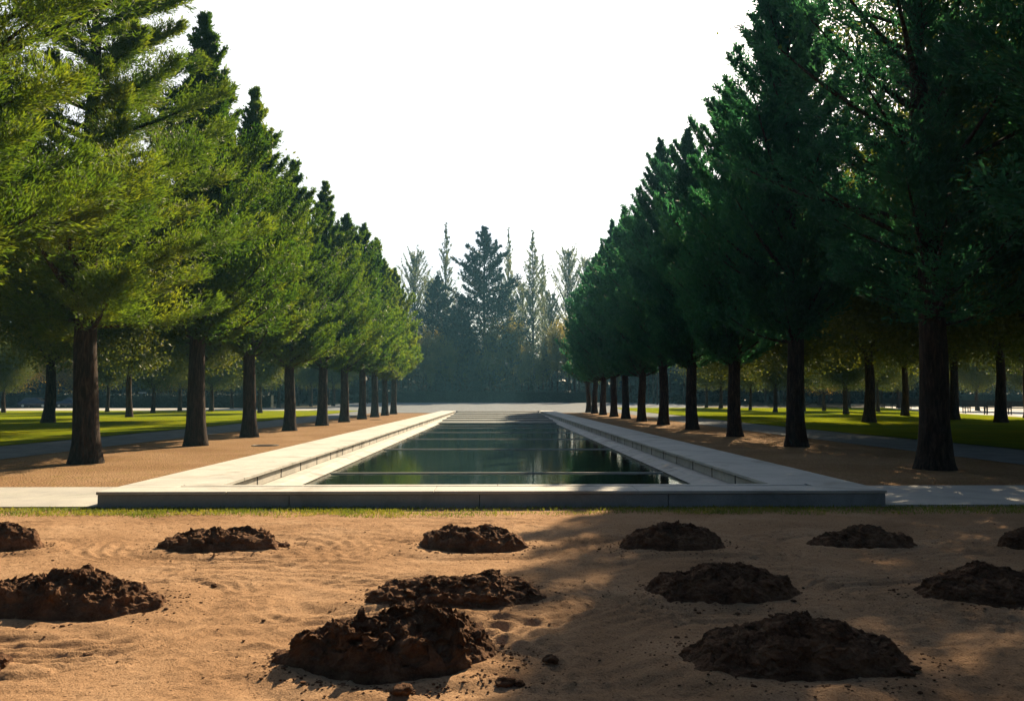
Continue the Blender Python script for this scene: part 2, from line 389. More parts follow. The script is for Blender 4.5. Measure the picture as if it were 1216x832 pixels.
rng = np.random.default_rng(7)
def clod_mb(m, c, r, sd, sub=8):
    th = np.linspace(0, PI, sub); ph = np.arange(sub * 2) / (sub * 2) * 2 * PI
    T, Pp = np.meshgrid(th, ph, indexing='ij'); v = np.stack([np.sin(T) * np.cos(Pp), np.sin(T) * np.sin(Pp), np.cos(T) * 0.75], -1).reshape(-1, 3)
    v = v * (1 + 0.8 * fbm(v * 1.7 + sd * 3.7, 4, sd))[:, None] * np.array([1.25, 1, 0.8]) * r
    n2 = sub * 2; i = np.arange(sub - 1)[:, None] * n2; j = np.arange(n2)[None, :]; k = (j + 1) % n2
    m.add(v + np.asarray(c), np.stack([i + j, i + n2 + j, i + n2 + k, i + k], -1).reshape(-1, 4))
def near_spots(n, lo, hi, seed):
    g = np.random.default_rng(seed); o = []
    while len(o) < n:
        (xc, yc, rx, ry, h, sd, lab) = mspec[g.choice([0, 1, 2, 3, 6, 7, 8, 9, 10, 10, 10, 11])]
        a = g.uniform(0, 2 * PI); d = g.uniform(lo, hi)
        o.append((xc + rx * d * math.cos(a), yc + ry * 1.3 * d * math.sin(a)))
    return np.array(o)
# a few countable clods
CL = [(480, 816, 0.055), (601, 803, 0.045), (616, 806, 0.03), (340, 770, 0.05), (655, 778, 0.04),
      (118, 772, 0.03), (1080, 800, 0.03), (1068, 806, 0.04), (342, 648, 0.045), (262, 690, 0.025)]
for i, (px, py, r) in enumerate(CL):
    x, y = at(px, py); z = float(sand_h(np.array([x]), np.array([y]))[0])
    m = MB(); clod_mb(m, (0, 0, 0), r, i + 5, 12); o = m.build('soil_clod', M['soil'], None, True); o.location = (x, y, z + r * 0.35)
    tag(o, 'fist sized clod of dark soil lying loose on the sand near a heap', 'soil clod', 'loose clods of soil between the heaps')
m = MB()
ss = np.concatenate([near_spots(1500, 0.92, 1.22, 3), near_spots(500, 1.1, 1.6, 5), np.stack([rng.uniform(-8.5, 8.5, 400), rng.uniform(3.8, 11.3, 400)], 1)])
zz = sand_h(ss[:, 0], ss[:, 1])
for i, (p, z) in enumerate(zip(ss, zz)):
    r = rng.uniform(0.004, 0.01) * (1.8 if rng.random() < 0.07 else 1); clod_mb(m, (p[0], p[1], z + r * 0.3), r, i, 4)
tag(m.build('soil_crumbs', M['soil'], None, False), 'fine crumbs of dark soil scattered over the sand', 'soil', kind='stuff')

# verge, paving, gravel, paths, lawns --------------------------------------
n = 70000
X = np.concatenate([rng.uniform(-14, 14, n)]); Y = 11.42 + 1.04 * rng.beta(1.5, 1.2, n)
dens = np.clip(0.35 + 0.55 * fbm(np.stack([X * 0.9, Y * 2.4, 0 * X], 1), 3, 8) + 0.22 * (X < -1.5) + 0.5 * (Y - 11.9), 0, 1) * np.where(X < -1.2, 1, 0.75)
k = rng.random(n) < dens; k &= Y > 11.55 + 0.2 * vnoise(np.stack([X * 2, 0 * X, 0 * X], 1), 3); k &= ~((np.abs(X) > 6.25) & (Y > 12.48))
X, Y = X[k], Y[k]
P3 = np.stack([X, Y, sand_h(X, Y)], 1); D3 = rng.normal(size=P3.shape) * 0.5; D3[:, 2] = 1
v, f = blades(P3, D3, rng.uniform(0.025, 0.065, len(X)), 0.011, rng)
m = MB(); m.add(v, f); tag(m.build('grass_strip', M['turf_blade']), 'short yellow green grass growing in front of the pool plinth', 'grass', kind='stuff')

for sgn, side in ((-1, 'left'), (1, 'right')):
    a, b = (-40, POOLX0 - 0.002) if sgn < 0 else (POOLX1 + 0.002, 40)
    m = MB(); xx = b if sgn < 0 else a; step = 2.9
    while abs(xx) < 40:
        x2 = xx + sgn * step; lo, hi = sorted((xx, x2)); m.box(lo + 0.004, hi - 0.004, 12.5, 15.2, -0.1, 0.03); xx = x2
    tag(m.build('pavement_' + side, M['paving']), 'pale concrete paving running off to the %s of the pool' % side, kind='structure')
    fl = (lambda y: -13.6 - 0.35 * math.sin(y * 0.09)) if sgn < 0 else (lambda y: POOLX1)
    fr = (lambda y: POOLX0) if sgn < 0 else (lambda y: 13.3 + 0.3 * math.sin(y * 0.1))
    ys = np.linspace(15.1, 96, 80)
    tag(strip('gravel_' + side, fl, fr, ys, M['gravel'], 0.004, 10), 'tan gravel strewn with needles under the %s row of trees' % side, kind='structure')
    pl = (lambda y: -17.2 - 0.3 * math.sin(y * 0.09)) if sgn < 0 else (lambda y: 13.0 + 0.3 * math.sin(y * 0.1))
    pr = (lambda y: -13.3 - 0.35 * math.sin(y * 0.09)) if sgn < 0 else (lambda y: 17.0 + 0.3 * math.sin(y * 0.1))
    tag(strip('path_' + side, pl, pr, np.linspace(15.0, 97, 80), M['path'], 0.016, 4), 'narrow grey path along the lawn on the %s' % side, kind='structure')
lawn_l = strip('lawn_left', lambda y: -90, lambda y: -17.0 - 0.3 * math.sin(y * 0.09), np.linspace(10, 101, 50), M['lawn'], 0.045, 30)
tag(lawn_l, 'mown lawn on the left with a bright sunlit far band', kind='structure')
ledge = lambda y: 44.5 + max(0, (y - 66)) * 0.24
lawn_r = strip('lawn_right', lambda y: 16.8 + 0.3 * math.sin(y * 0.1), ledge, np.linspace(10, 113, 56), M['lawn'], 0.045, 20)
tag(lawn_r, 'mown lawn on the right with a bright sunlit far band', kind='structure')
tag(strip('pavement_far_right', lambda y: ledge(y) - 0.1, lambda y: ledge(y) + 22, np.linspace(10, 118, 56), M['paving'], 0.03, 6), 'pale paved strip behind the right lawn where the benches stand', kind='structure')
tag(strip('road_left', lambda y: -100, lambda y: -24, np.linspace(100.8, 112, 8), M['paving'], 0.03, 20), 'pale road beyond the left lawn', kind='structure')
tag(strip('path_far', lambda y: -26, lambda y: 30, np.linspace(POOLY1 + 0.01, 149, 60), M['path'], 0.03, 10), 'grey cross path between the head of the pool and the hedge', kind='structure')

# ------------------------------------------------------------------ pool
pool = empty('reflecting_pool', (0, 0, 0))
tag(pool, 'long rectangular reflecting pool edged with pale stone coping and a low plinth in front', 'pool')
def slabs(name, x0, x1, y0, y1, z0, z1, step, mat, axis='y', gap=0.006, start=0.0, jit=0.0):
    m = MB(); rr = random.Random(3); lo = (y0 if axis == 'y' else x0); end = (y1 if axis == 'y' else x1); first = True
    while lo < end - 1e-4:
        hi = min(end, lo + (start if (first and start) else step)); first = False
        if end - hi < step * 0.3: hi = end
        dz = rr.uniform(-jit, jit)
        if axis == 'y': m.box(x0, x1, lo + gap / 2, hi - gap / 2, z0, z1 + dz)
        else: m.box(lo + gap / 2, hi - gap / 2, y0, y1, z0, z1 + dz)
        lo = hi
    o = m.build(name, mat, pool)
    b = o.modifiers.new('edge', 'BEVEL'); b.width = 0.008; b.segments = 2; b.limit_method = 'ANGLE'
    return o
# front plinth: body, then a pale top slab, a dark groove and a back lip
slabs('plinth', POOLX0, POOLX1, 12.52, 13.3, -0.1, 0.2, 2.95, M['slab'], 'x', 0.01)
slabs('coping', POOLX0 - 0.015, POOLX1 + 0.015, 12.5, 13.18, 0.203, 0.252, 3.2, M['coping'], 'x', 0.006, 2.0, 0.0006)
slabs('coping', -5.2, 5.15, 13.27, 13.47, 0.1, 0.252, 3.2, M['coping'], 'x', 0.006, 2.0, 0.0006)
for sgn in (-1, 1):
    xo = -POOLX0 if sgn < 0 else POOLX1
    def sx2(a, b): return (-b, -a) if sgn < 0 else (a, b)
    a, b = sx2(4.6, xo + 0.015)
    a2, b2 = sx2(5.22, xo + 0.015)
    slabs('coping', a2, b2, 13.186, 13.47, 0.17, 0.252, 3, M['coping'], 'y', 0.002)
    slabs('coping', a, b, 13.476, POOLY1, 0.19, 0.252, 1.7, M['coping'], 'y', 0.014, 1.2, 0.0005)
    a, b = sx2(4.86, xo - 0.02)
    slabs('coping_base', a, b, 13.3, POOLY1, -0.4, 0.185, 80, M['wet_stone'], 'y')
    a, b = sx2(4.66, 4.84)
    slabs('wall_panel', a, b, 13.47, POOLY1 - 1.5, -0.015, 0.165, 1.7, M['wall_stone'], 'y', 0.06, 0.5)
    # small uprights in the joints
    m = MB(); lo, hi = sorted((sgn * 4.655, sgn * 4.72)); m.box(lo, hi, -0.018, 0.018, -0.018, 0.186)
    up0 = m.build('upright', M['iron'], pool); up0.location.y = 13.97; y = 15.67
    while y < POOLY1 - 2:
        u = up0.copy(); COL.objects.link(u); u.location.y = y; y += 1.7
    # ledge, then the slope down to the water
    m = MB(); y0, y1 = 13.3, POOLY1 - 0.05
    pr = [(4.9, -0.02), (4.36, -0.02), (4.33, -0.03), (4.31, -0.045), (3.95, -0.13), (3.93, -0.6), (4.9, -0.6)]
    v = [(sgn * x, y, z) for y in (y0, y1) for (x, z) in pr]; k = len(pr)
    m.add(v, [(i, (i + 1) % k, k + (i + 1) % k, k + i) if sgn > 0 else (i, k + i, k + (i + 1) % k, (i + 1) % k) for i in range(k)])
    m.build('ledge', M['wet_stone'] if 0 else M['wall_stone'], pool)
# inner face under the front lip
slabs('front_wall', -4.6, 4.6, 13.3, 13.42, -0.6, 0.099, 3.0, M['wet_stone'], 'x')
# steps rising out of the water at the far end
for i in range(6):
    ya = 56 + i * 5.4; z1 = -0.07 + i * 0.056
    yb = ya + 5.38 if i < 5 else POOLY1 - 0.6
    slabs('step', -4.27, 4.27, ya, yb, -0.6, z1, 2.1, M['step_stone'], 'x', 0.006)
    slabs('step_edge', -4.26, 4.26, ya - 0.015, ya + 0.4, z1 - 0.03, z1 + 0.012, 2.1, M['path'], 'x', 0.006)
slabs('coping', -4.59, 4.59, POOLY1 - 0.6, POOLY1, 0.0, 0.252, 2.4, M['coping'], 'x')
# thin stone weirs crossing the water
for y in (19.1, 27.9, 34.7, 41.2, 47.5, 51.5):
    slabs('weir', -3.96, 3.96, y, y + 0.05, -0.6, -0.075, 9, M['coping'], 'x', 0.004)
slabs('basin_floor', -4.5, 4.5, 13.0, POOLY1, -0.9, -0.6, 90, M['wet_stone'], 'y')
wxs = np.linspace(-4.05, 4.05, 3); wys = np.linspace(13.35, POOLY1 - 20, 3)
tag(sheet('water', wxs, wys, lambda x, y: 0 * x - 0.1, M['water']), 'still dark green water in the reflecting pool', kind='structure')

# dark ribbed discs laid in the gravel
for (px, py, lab) in ((318, 528.5, 'dark round cover in the sunlit gravel beside the pool, nearer one'), (447, 498, 'dark round cover in the sunlit gravel, the farther one')):
    x, y = at(px, py); c = MB(); th = np.arange(40) / 40 * 2 * PI
    for (r0, z0, r1, z1) in ((0.0, 0.022, 0.36, 0.022), (0.36, 0.022, 0.37, 0.014), (0.37, 0.014, 0.39, 0.014), (0.39, 0.014, 0.4, 0.026), (0.4, 0.026, 0.47, 0.026), (0.47, 0.026, 0.48, -0.02)):
        v = [(r * math.cos(t), r * math.sin(t), z) for r, z in ((r0 + 1e-4, z0), (r1, z1)) for t in th]
        c.add(v, [(i, 40 + i, 40 + (i + 1) % 40, (i + 1) % 40) for i in range(40)])
    for i in range(-3, 4):
        c.box(-0.28, 0.28, i * 0.09 - 0.015, i * 0.09 + 0.015, 0.021, 0.028)
    o = c.build('dark_disc', M['disc']); o.location = (x, y, 0.002)
    tag(o, lab, 'drain cover', 'discs in the gravel')

# ------------------------------------------------------------------ trees
def conifer(seed, H, base, Rr, prof, nbr, nlet, nbl, bl, bw, up=(0.15, 0.6), curve=0.25, trunk_r=0.3, mat='conifer', limb_vis=1.0, droop=0.0, trunk_n=18, open_=0.0):
    g = np.random.default_rng(seed)
    # trunk with root flare
    zs = np.concatenate([np.linspace(-0.1, 1.2, 12), np.linspace(1.5, H * 0.97, 26)])
    wob = 0.12 * np.stack([vnoise(np.stack([zs * 0.25, 0 * zs, 0 * zs + seed], 1), 1), vnoise(np.stack([zs * 0.25, 0 * zs + 5, 0 * zs + seed], 1), 2)], 1) * np.clip(zs / 3, 0, 1)[:, None]
    pts = np.column_stack([wob, zs])
    rad = trunk_r * (1 - np.clip(zs, 0, H) / H) ** 0.75 + trunk_r * 0.75 * np.exp(-np.clip(zs, 0, 99) / 0.45) * 0.6 + 0.01
    tm = MB(); tm.tube(pts, rad, trunk_n, rough=0.1, seed=seed)
    # branches
    t = (np.arange(nbr) + g.uniform(0, 1, nbr)) / nbr; t = t ** 1.12
    hz = base + (H - base) * t * 0.985
    az = np.arange(nbr) * 2.39996 + g.normal(0, 0.35, nbr)
    L = Rr * prof(t) * g.uniform(0.68, 1.15, nbr) * (1 - open_ * (g.random(nbr) < 0.35))
    # slow lobes round the crown, so the outline is uneven
    L *= 1 + 0.48 * vnoise(np.stack([np.cos(az) * 1.7, np.sin(az) * 1.7, hz * 0.6], 1) + seed, 6)
    el = up[0] + (up[1] - up[0]) * t + g.normal(0, 0.1, nbr)
    L = np.minimum(L, (1.07 * H - hz) / (np.maximum(np.tan(np.clip(el, -1, 1.4)), 0.2) + curve))
    S = np.linspace(0, 1, 7)
    for i in range(nbr):
        if L[i] * limb_vis < 0.9: continue
        r = L[i] * S * 0.85; zz = hz[i] + r * math.tan(el[i]) + L[i] * curve * S ** 2 - droop * L[i] * S
        p = np.stack([r * math.cos(az[i]), r * math.sin(az[i]), zz], 1)
        tm.tube(p, (0.014 + 0.022 * L[i]) * (1 - S * 0.85), 5)
    # foliage
    nb = nbr * nlet; bi = np.repeat(np.arange(nbr), nlet); s = np.tile((np.arange(nlet) + 0.5) / nlet, nbr) + g.uniform(-0.5, 0.5, nb) / nlet
    s = 0.12 + 0.88 * s
    side = np.where(g.random(nb) < 0.5, -1, 1)
    fw = np.stack([np.cos(az[bi]), np.sin(az[bi]), 0 * s], 1); sd = np.stack([-np.sin(az[bi]), np.cos(az[bi]), 0 * s], 1)
    zc = hz[bi] + L[bi] * s * np.tan(el[bi]) + L[bi] * curve * s ** 2 - droop * L[bi] * s
    P0 = fw * (L[bi] * s)[:, None]; P0[:, 2] = zc
    sl = np.tan(el[bi]) + 2 * curve * s - droop
    tl = L[bi] * 0.42 * (1 - s) ** 0.55 * np.clip(s * 3, 0.3, 1) + (0.16 + 0.05 * L[bi]) * (1 - 0.6 * t[bi])
    a2 = g.uniform(0.3, 1.15, nb)
    d = fw * np.cos(a2)[:, None] + sd * (np.sin(a2) * side)[:, None]; d[:, 2] = sl * 0.8 + g.normal(0.12, 0.28, nb)
    d /= np.linalg.norm(d, axis=1)[:, None]
    keep = np.where(g.random(nb) < np.clip(0.12 + L[bi] / (0.4 * Rr), 0, 1))[0]
    li = np.repeat(keep, nbl); n = len(li); u = g.random(n) ** 0.85
    p = P0[li] + d[li] * (tl[li] * u)[:, None]
    p[:, 2] += tl[li] * u * u * 0.25
    p += g.normal(0, 0.045, (n, 3)) * np.array([1, 1, 0.8])
    dd = d[li] + g.normal(0, 0.42, (n, 3)); dd[:, 2] += 0.18
    v, f = blades(p, dd, bl * g.uniform(0.6, 1.25, n), bw * g.uniform(0.7, 1.3, n), g)
    cm = MB(); cm.add(v, f)
    root = empty('conifer_tree')
    tm.build('trunk', M['bark'], root, True); cm.build('crown', M[mat], root, False)
    return root
pear = lambda t: np.clip(np.minimum(1, 0.62 + t * 4.0) * (1 - t) ** 1.0, 0.02, 1)
column = lambda t: np.clip(np.minimum(1, 0.6 + t * 3.0) * (1 - t ** 1.4) ** 1.2, 0.02, 1)
spread = lambda t: np.clip(np.minimum(1, 0.7 + t * 3) * (1 - t) ** 0.6, 0.03, 1)
cone = lambda t: np.clip((1 - t) ** 0.95, 0.01, 1)

PROTO = {}
def proto(key, fn): PROTO[key] = fn; 
proto('L0', conifer(11, 16, 3.5, 4.7, spread, 84, 64, 56, 0.14, 0.025, (0.05, 0.5), 0.22, 0.3, 'conifer'))
proto('L1', conifer(12, 15.2, 3.4, 3.5, pear, 150, 40, 26, 0.15, 0.05, (0.12, 0.85), 0.34, 0.28, 'conifer'))
proto('L2', conifer(13, 15.0, 3.4, 3.4, pear, 150, 30, 14, 0.21, 0.09, (0.15, 0.85), 0.34, 0.28, 'conifer'))
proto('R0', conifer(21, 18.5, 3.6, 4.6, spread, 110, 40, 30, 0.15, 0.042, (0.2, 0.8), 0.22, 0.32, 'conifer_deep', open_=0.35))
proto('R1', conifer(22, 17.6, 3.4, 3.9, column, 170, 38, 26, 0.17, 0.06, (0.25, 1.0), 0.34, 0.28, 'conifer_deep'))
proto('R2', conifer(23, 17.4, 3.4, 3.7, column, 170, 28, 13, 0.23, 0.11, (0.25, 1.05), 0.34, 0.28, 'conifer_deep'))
used = set()
def place(key, x, y, rz, sc, label, cat, group, name=None):
    if key in used: r = copy_tree(PROTO[key])
    else: r = PROTO[key]; used.add(key)
    r.location = (x, y, float(terr(y))); r.rotation_euler = (0, 0, rz)
    r.scale = (sc, sc, sc) if not hasattr(sc, '__len__') else sc
    tag(r, label, cat, group); return r
ORD = ['nearest', 'second', 'third', 'fourth', 'fifth', 'sixth', 'seventh', 'eighth', 'ninth', 'tenth', 'eleventh', 'twelfth']
left = [(None, 13.9, 1.0, 'L0'), (110, 0, 1.0, 'L0'), (237, 0, 1.05, 'L1'), (299, 0, 0.98, 'L1'), (346, 0, 0.96, 'L1'), (384, 0, 1.02, 'L1'), (410, 0, 1.03, 'L2'), (431, 0, 1.0, 'L2'), (446, 0, 1.02, 'L2'), (458, 0, 1.0, 'L2'), (468, 0, 1.0, 'L2')]
rr = random.Random(4)
for i, (px, y, sc, k) in enumerate(left):
    x = -10.7
    if px is not None: y = -x * F / (VX - px)
    lab = 'tall conifer partly outside the left edge, its sprays hanging into the top left corner' if i == 0 else \
          'sunlit green conifer, %s trunk of the left row along the pool' % ORD[i - 1].replace('nearest', 'nearest and thickest')
    place(k, x, y, rr.uniform(0, 6.28), (sc, sc, sc * rr.uniform(0.94, 1.05)), lab, 'conifer', 'row of conifers left of the pool')
right = [(None, 11.8, 1.0, 'R0'), (1111, 0, 1.0, 'R0'), (946, 0, 1.04, 'R1'), (873, 0, 0.95, 'R1'), (822, 0, 1.0, 'R1'), (788, 0, 1.01, 'R1'), (762, 0, 0.96, 'R2'), (743, 0, 1.0, 'R2'), (729, 0, 1.0, 'R2'), (716, 0, 1.0, 'R2'), (706, 0, 1.0, 'R2'), (699, 0, 1.0, 'R2')]
for i, (px, y, sc, k) in enumerate(right):
    x = 10.4
    if px is not None: y = x * F / (px - VX)
    lab = 'dark conifer partly outside the right edge, only its branches in view' if i == 0 else \
          'shaded dark conifer, %s trunk of the right row along the pool' % ORD[i - 1]
    place(k, x, y, rr.uniform(0, 6.28), (sc, sc, sc * rr.uniform(0.92, 1.04)), lab, 'conifer', 'row of conifers right of the pool')
# the right row goes on beside the viewer: its shade lies over the foreground
for i, y in enumerate((4.6, -2.8, -10, 11.5)[:4]):
    if i == 3:
        place('R1', 16.6, 14.6, 1.0, 1.0, 'unseen dark conifer added behind the right row to thicken its shade', 'conifer', 'conifers added behind the right row for shade'); continue
    place('R1', 17.0, y * 1.02 + 4.5, rr.uniform(0, 6.28), 1.0, 'unseen dark conifer added behind the right row beside the viewer, for foreground shade', 'conifer', 'conifers added behind the right row for shade')  # second rank, unseen, added to fill in the foreground shade
    place('R1', 10.4 + i * 0.2, y, rr.uniform(0, 6.28), 1.0, 'dark conifer of the right row standing beside the viewer, outside the picture', 'conifer', 'row of conifers right of the pool')

for i, y in enumerate((15.8, 8, 0.5)):
    place('R1', 13.8, y, rr.uniform(0, 6.28), 1.0, 'unseen dark conifer added behind the right row beside the viewer, for foreground shade', 'conifer', 'conifers added behind the right row for shade')  # added out of view to stop sun leaking through the shade
for i, y in enumerate((6.8, -0.4, -8)):
    place('L1', -10.7, y, rr.uniform(0, 6.28), 1.0, 'unseen green conifer added to the left row beside the viewer, to dim the sky light', 'conifer', 'row of conifers left of the pool')  # left row extended out of view, added to darken the ambient light

def broadleaf(seed, H, fork, Rr, nleaf, leaf, mat, trunk_r=0.28, name='broadleaf_tree', bk='bark', narrow=0.0, nl=7, clump=0.55, sub=4):
    g = np.random.default_rng(seed); tm = MB(); ends = []
    zs = np.concatenate([np.linspace(-0.1, 0.8, 6), np.linspace(1.0, fork, 6)])
    tm.tube(np.column_stack([0.05 * np.sin(zs), 0.04 * np.cos(zs * 1.3), zs]), trunk_r * (1 - 0.3 * zs / fork) + trunk_r * 0.4 * np.exp(-np.clip(zs, 0, 9) / 0.3), 12, rough=0.1, seed=seed)
    base = np.array([0.05 * math.sin(fork), 0.04 * math.cos(fork * 1.3), fork])
    for i in range(nl):
        a = i * 2.4 + g.uniform(-.3, .3); out = Rr * g.uniform(0.35, 0.85) * (0.25 if i == 0 else 1); top = fork + (H - fork) * g.uniform(0.45, 0.9) * (1.05 if i == 0 else 1)
        S = np.linspace(0, 1, 8)
        p = base + np.stack([math.cos(a) * out * S ** (0.8 + narrow), math.sin(a) * out * S ** (0.8 + narrow), (top - fork) * S], 1) + np.cumsum(g.normal(0, 0.08, (8, 3)), 0) * S[:, None]
        tm.tube(p, trunk_r * 0.55 * (1 - S * 0.85), 7)
        for j in range(sub * 2):
            s0 = g.uniform(0.2, 1); q = p[int(s0 * 7)]; a2 = g.uniform(0, 6.28); l2 = Rr * g.uniform(0.3, 0.6) * (1 - narrow * 0.5)
            dv = np.array([math.cos(a2), math.sin(a2), g.uniform(0.1, 0.9) + narrow * 2]); dv /= np.linalg.norm(dv)
            pp = q + dv * l2 * np.linspace(0, 1, 4)[:, None]
            tm.tube(pp, trunk_r * 0.16 * (1 - np.linspace(0, 0.8, 4)), 4)
            ends += [pp[1], pp[2], pp[3]]
    E = np.array(ends); c = g.integers(0, len(E), nleaf)
    P = E[c] + g.normal(0, 1, (nleaf, 3)) * Rr * clump * 0.3 * g.uniform(0.4, 1.2, len(E))[c][:, None]
    P = P[P[:, 2] > fork * 0.8]
    v, f = blades(P, g.normal(size=P.shape) + [0, 0, -0.2], leaf * g.uniform(0.6, 1.3, len(P)), leaf * 0.6, g)
    cm = MB(); cm.add(v, f); root = empty(name)
    tm.build('trunk', M[bk], root, True); cm.build('crown', M[mat], root, False); return root
proto('B0', broadleaf(31, 11, 3.2, 5.4, 90000, 0.15, 'broadleaf', 0.27))
proto('B1', broadleaf(32, 11.5, 3.4, 5.2, 60000, 0.19, 'broadleaf', 0.24))
proto('A0', broadleaf(33, 13, 2.0, 6.0, 26000, 0.28, 'autumn', 0.3, nl=9))
fan = lambda t: np.where(t < 0.5, 0.5 + t, 1 - 1.7 * (t - 0.5) ** 1.1).clip(0.1, 1)
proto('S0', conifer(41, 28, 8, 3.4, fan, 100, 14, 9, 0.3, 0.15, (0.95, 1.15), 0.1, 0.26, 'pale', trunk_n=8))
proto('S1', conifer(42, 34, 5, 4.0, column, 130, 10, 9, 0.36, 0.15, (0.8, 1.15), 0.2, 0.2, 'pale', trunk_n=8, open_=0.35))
proto('S2', broadleaf(43, 18, 5, 2.8, 6500, 0.3, 'thin', 0.16, 'slender_tree', 'bark', 0.8, 7, 0.8, 7))
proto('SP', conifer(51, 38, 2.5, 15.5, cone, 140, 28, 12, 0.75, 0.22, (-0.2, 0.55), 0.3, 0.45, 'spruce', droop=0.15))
PROTO['S1'].name = 'slender_tree'; PROTO['S0'].name = 'slender_tree'
for k in ('SP',): PROTO[k].name = 'spruce_tree'

lt = [(65, 502, 'B0', 'forked dark tree on the left lawn, nearest the left edge'), (158, 495.5, 'B1', 'dark tree on the left lawn just right of the nearest row trunk'),
      (133, 489, 'B1', 'thin dark tree half hidden behind the nearest trunk of the left row'), (186, 490.5, 'B0', 'dark tree on the left lawn, midway between the first and second row trunks'),
      (217, 488.5, 'B1', 'lawn tree close to the left side of the second row trunk'), (254, 488.5, 'B0', 'lawn tree just right of the second trunk in the left row'),
      (278, 485, 'B1', 'lawn tree left of the third trunk in the left row'), (311, 490.5, 'B1', 'lawn tree close behind the third trunk in the left row'),
      (333, 484, 'B0', 'far lawn tree between the third and fourth trunks of the left row'), (371, 482, 'B1', 'far dark tree behind the left row beside the curving path'), (397, 482, 'B0', 'farthest dark tree behind the left row, near the cross path'), (12, 490, 'B0', 'dark tree by the road at the left edge')]
rt = [(839.6, 484, 'B1', 'farthest thin tree on the right lawn'), (857, 485, 'B0', 'far tree behind the third trunk of the right row'), (892, 487, 'B1', 'lawn tree midway between the second and third trunks of the right row'),
      (922, 489.5, 'B0', 'dark lawn tree close left of the second trunk in the right row'), (956, 488.5, 'B1', 'thin lawn tree close right of the second trunk in the right row'), (980, 487.5, 'B1', 'small lawn tree in front of a bright gap in the leaves'),
      (1006.5, 492, 'B0', 'lawn tree in the sunny band left of the thick lawn trunk'), (1035, 502, 'B0', 'thick dark lawn tree left of the nearest row trunk'), (1045, 489, 'B1', 'thin tree partly hidden behind the thick lawn trunk'),
      (1078, 494, 'B1', 'lawn tree with fine side branches beside the nearest row trunk'), (1137.7, 499, 'B0', 'forked lawn tree just right of the nearest row trunk'), (1194, 502.5, 'B1', 'dark straight lawn tree closest to the right edge'), (1228, 497, 'B0', 'lawn tree at the very right edge by the benches')]
for (px, y, lab, grp) in ((110, 42, 'broad lawn tree added for shade, trunk set behind the nearest trunk of the left row', 'trees standing on the left lawn'), (237, 60, 'broad lawn tree added for shade, trunk set behind the second trunk of the left row', 'trees standing on the left lawn'),
        (1111, 37, 'broad lawn tree added for shade, trunk set behind the nearest trunk of the right row', 'trees standing on the right lawn'), (946, 58, 'broad lawn tree added for shade, trunk set behind the second trunk of the right row', 'trees standing on the right lawn'), (873, 76, 'broad lawn tree added for shade, trunk set behind the third trunk of the right row', 'trees standing on the right lawn')):
    place('B0', (px - VX) / F * y, y, rr.uniform(0, 6.28), (1.45, 1.45, 1.3), lab, 'tree', grp)  # added to shade lawn and gravel, trunks lined up behind row trunks
for (lst, grp) in ((lt, 'trees standing on the left lawn'), (rt, 'trees standing on the right lawn')):
    for (px, py, k, lab) in lst:
        x, y = at(px, py); q = rr.uniform(1.2, 1.4) * (1.15 if x > 0 and y < 72 else 1) * (0.72 if y > 76 else 1); w_ = rr.uniform(0.85, 1.05) * q
        place(k, x, y, rr.uniform(0, 6.28), (w_, w_, q), lab, 'tree', grp)
for i, (x, y) in enumerate(((19.8, 27.2), (24.2, 35), (20.5, 18), (22, 8), (23, -6), (28.5, 41), (36, 38), (34, 24), (-23, 25), (-25, 12), (-36, 35), (-24, -3))):
    place('B0', x, y, rr.uniform(0, 6.28), (1.5, 1.5, 1.55), 'unseen broad lawn tree added to shade the path and lawn', 'tree', 'lawn trees added out of view for shade')  # added out of view so their crowns shade path and lawn
for i, (px, y, lab) in enumerate(((22, 122, 'golden autumn tree behind the road, right of the left edge'), (-20, 118, 'golden tree beyond the road at the left edge'), (95, 126, 'yellow green tree seen between the forked tree and the nearest row trunk'),
        (205, 132, 'yellow green tree beyond the lawn between the first and second row trunks'), (265, 138, 'pale lit tree beyond the lawn right of the second row trunk'))):
    place('A0', (px - VX) / F * y, y, i * 1.3, 0.95, lab, 'tree', 'lit trees beyond the left lawn')
for i, (px, y, lab) in enumerate(((1010, 118, 'lit tree beyond the right lawn left of the thick trunk'), (1070, 112, 'lit leafy tree behind the far end of the benches'), (1165, 100, 'lit leafy tree behind the benches between two lawn trunks'), (1225, 92, 'lit tree behind the benches at the right edge'), (975, 128, 'lit tree in the gap right of the second row trunk'))):
    place('A0' if i == 4 else 'B0', (px - VX) / F * y, y, i * 1.9, 0.9, lab, 'tree', 'lit trees beyond the right lawn')

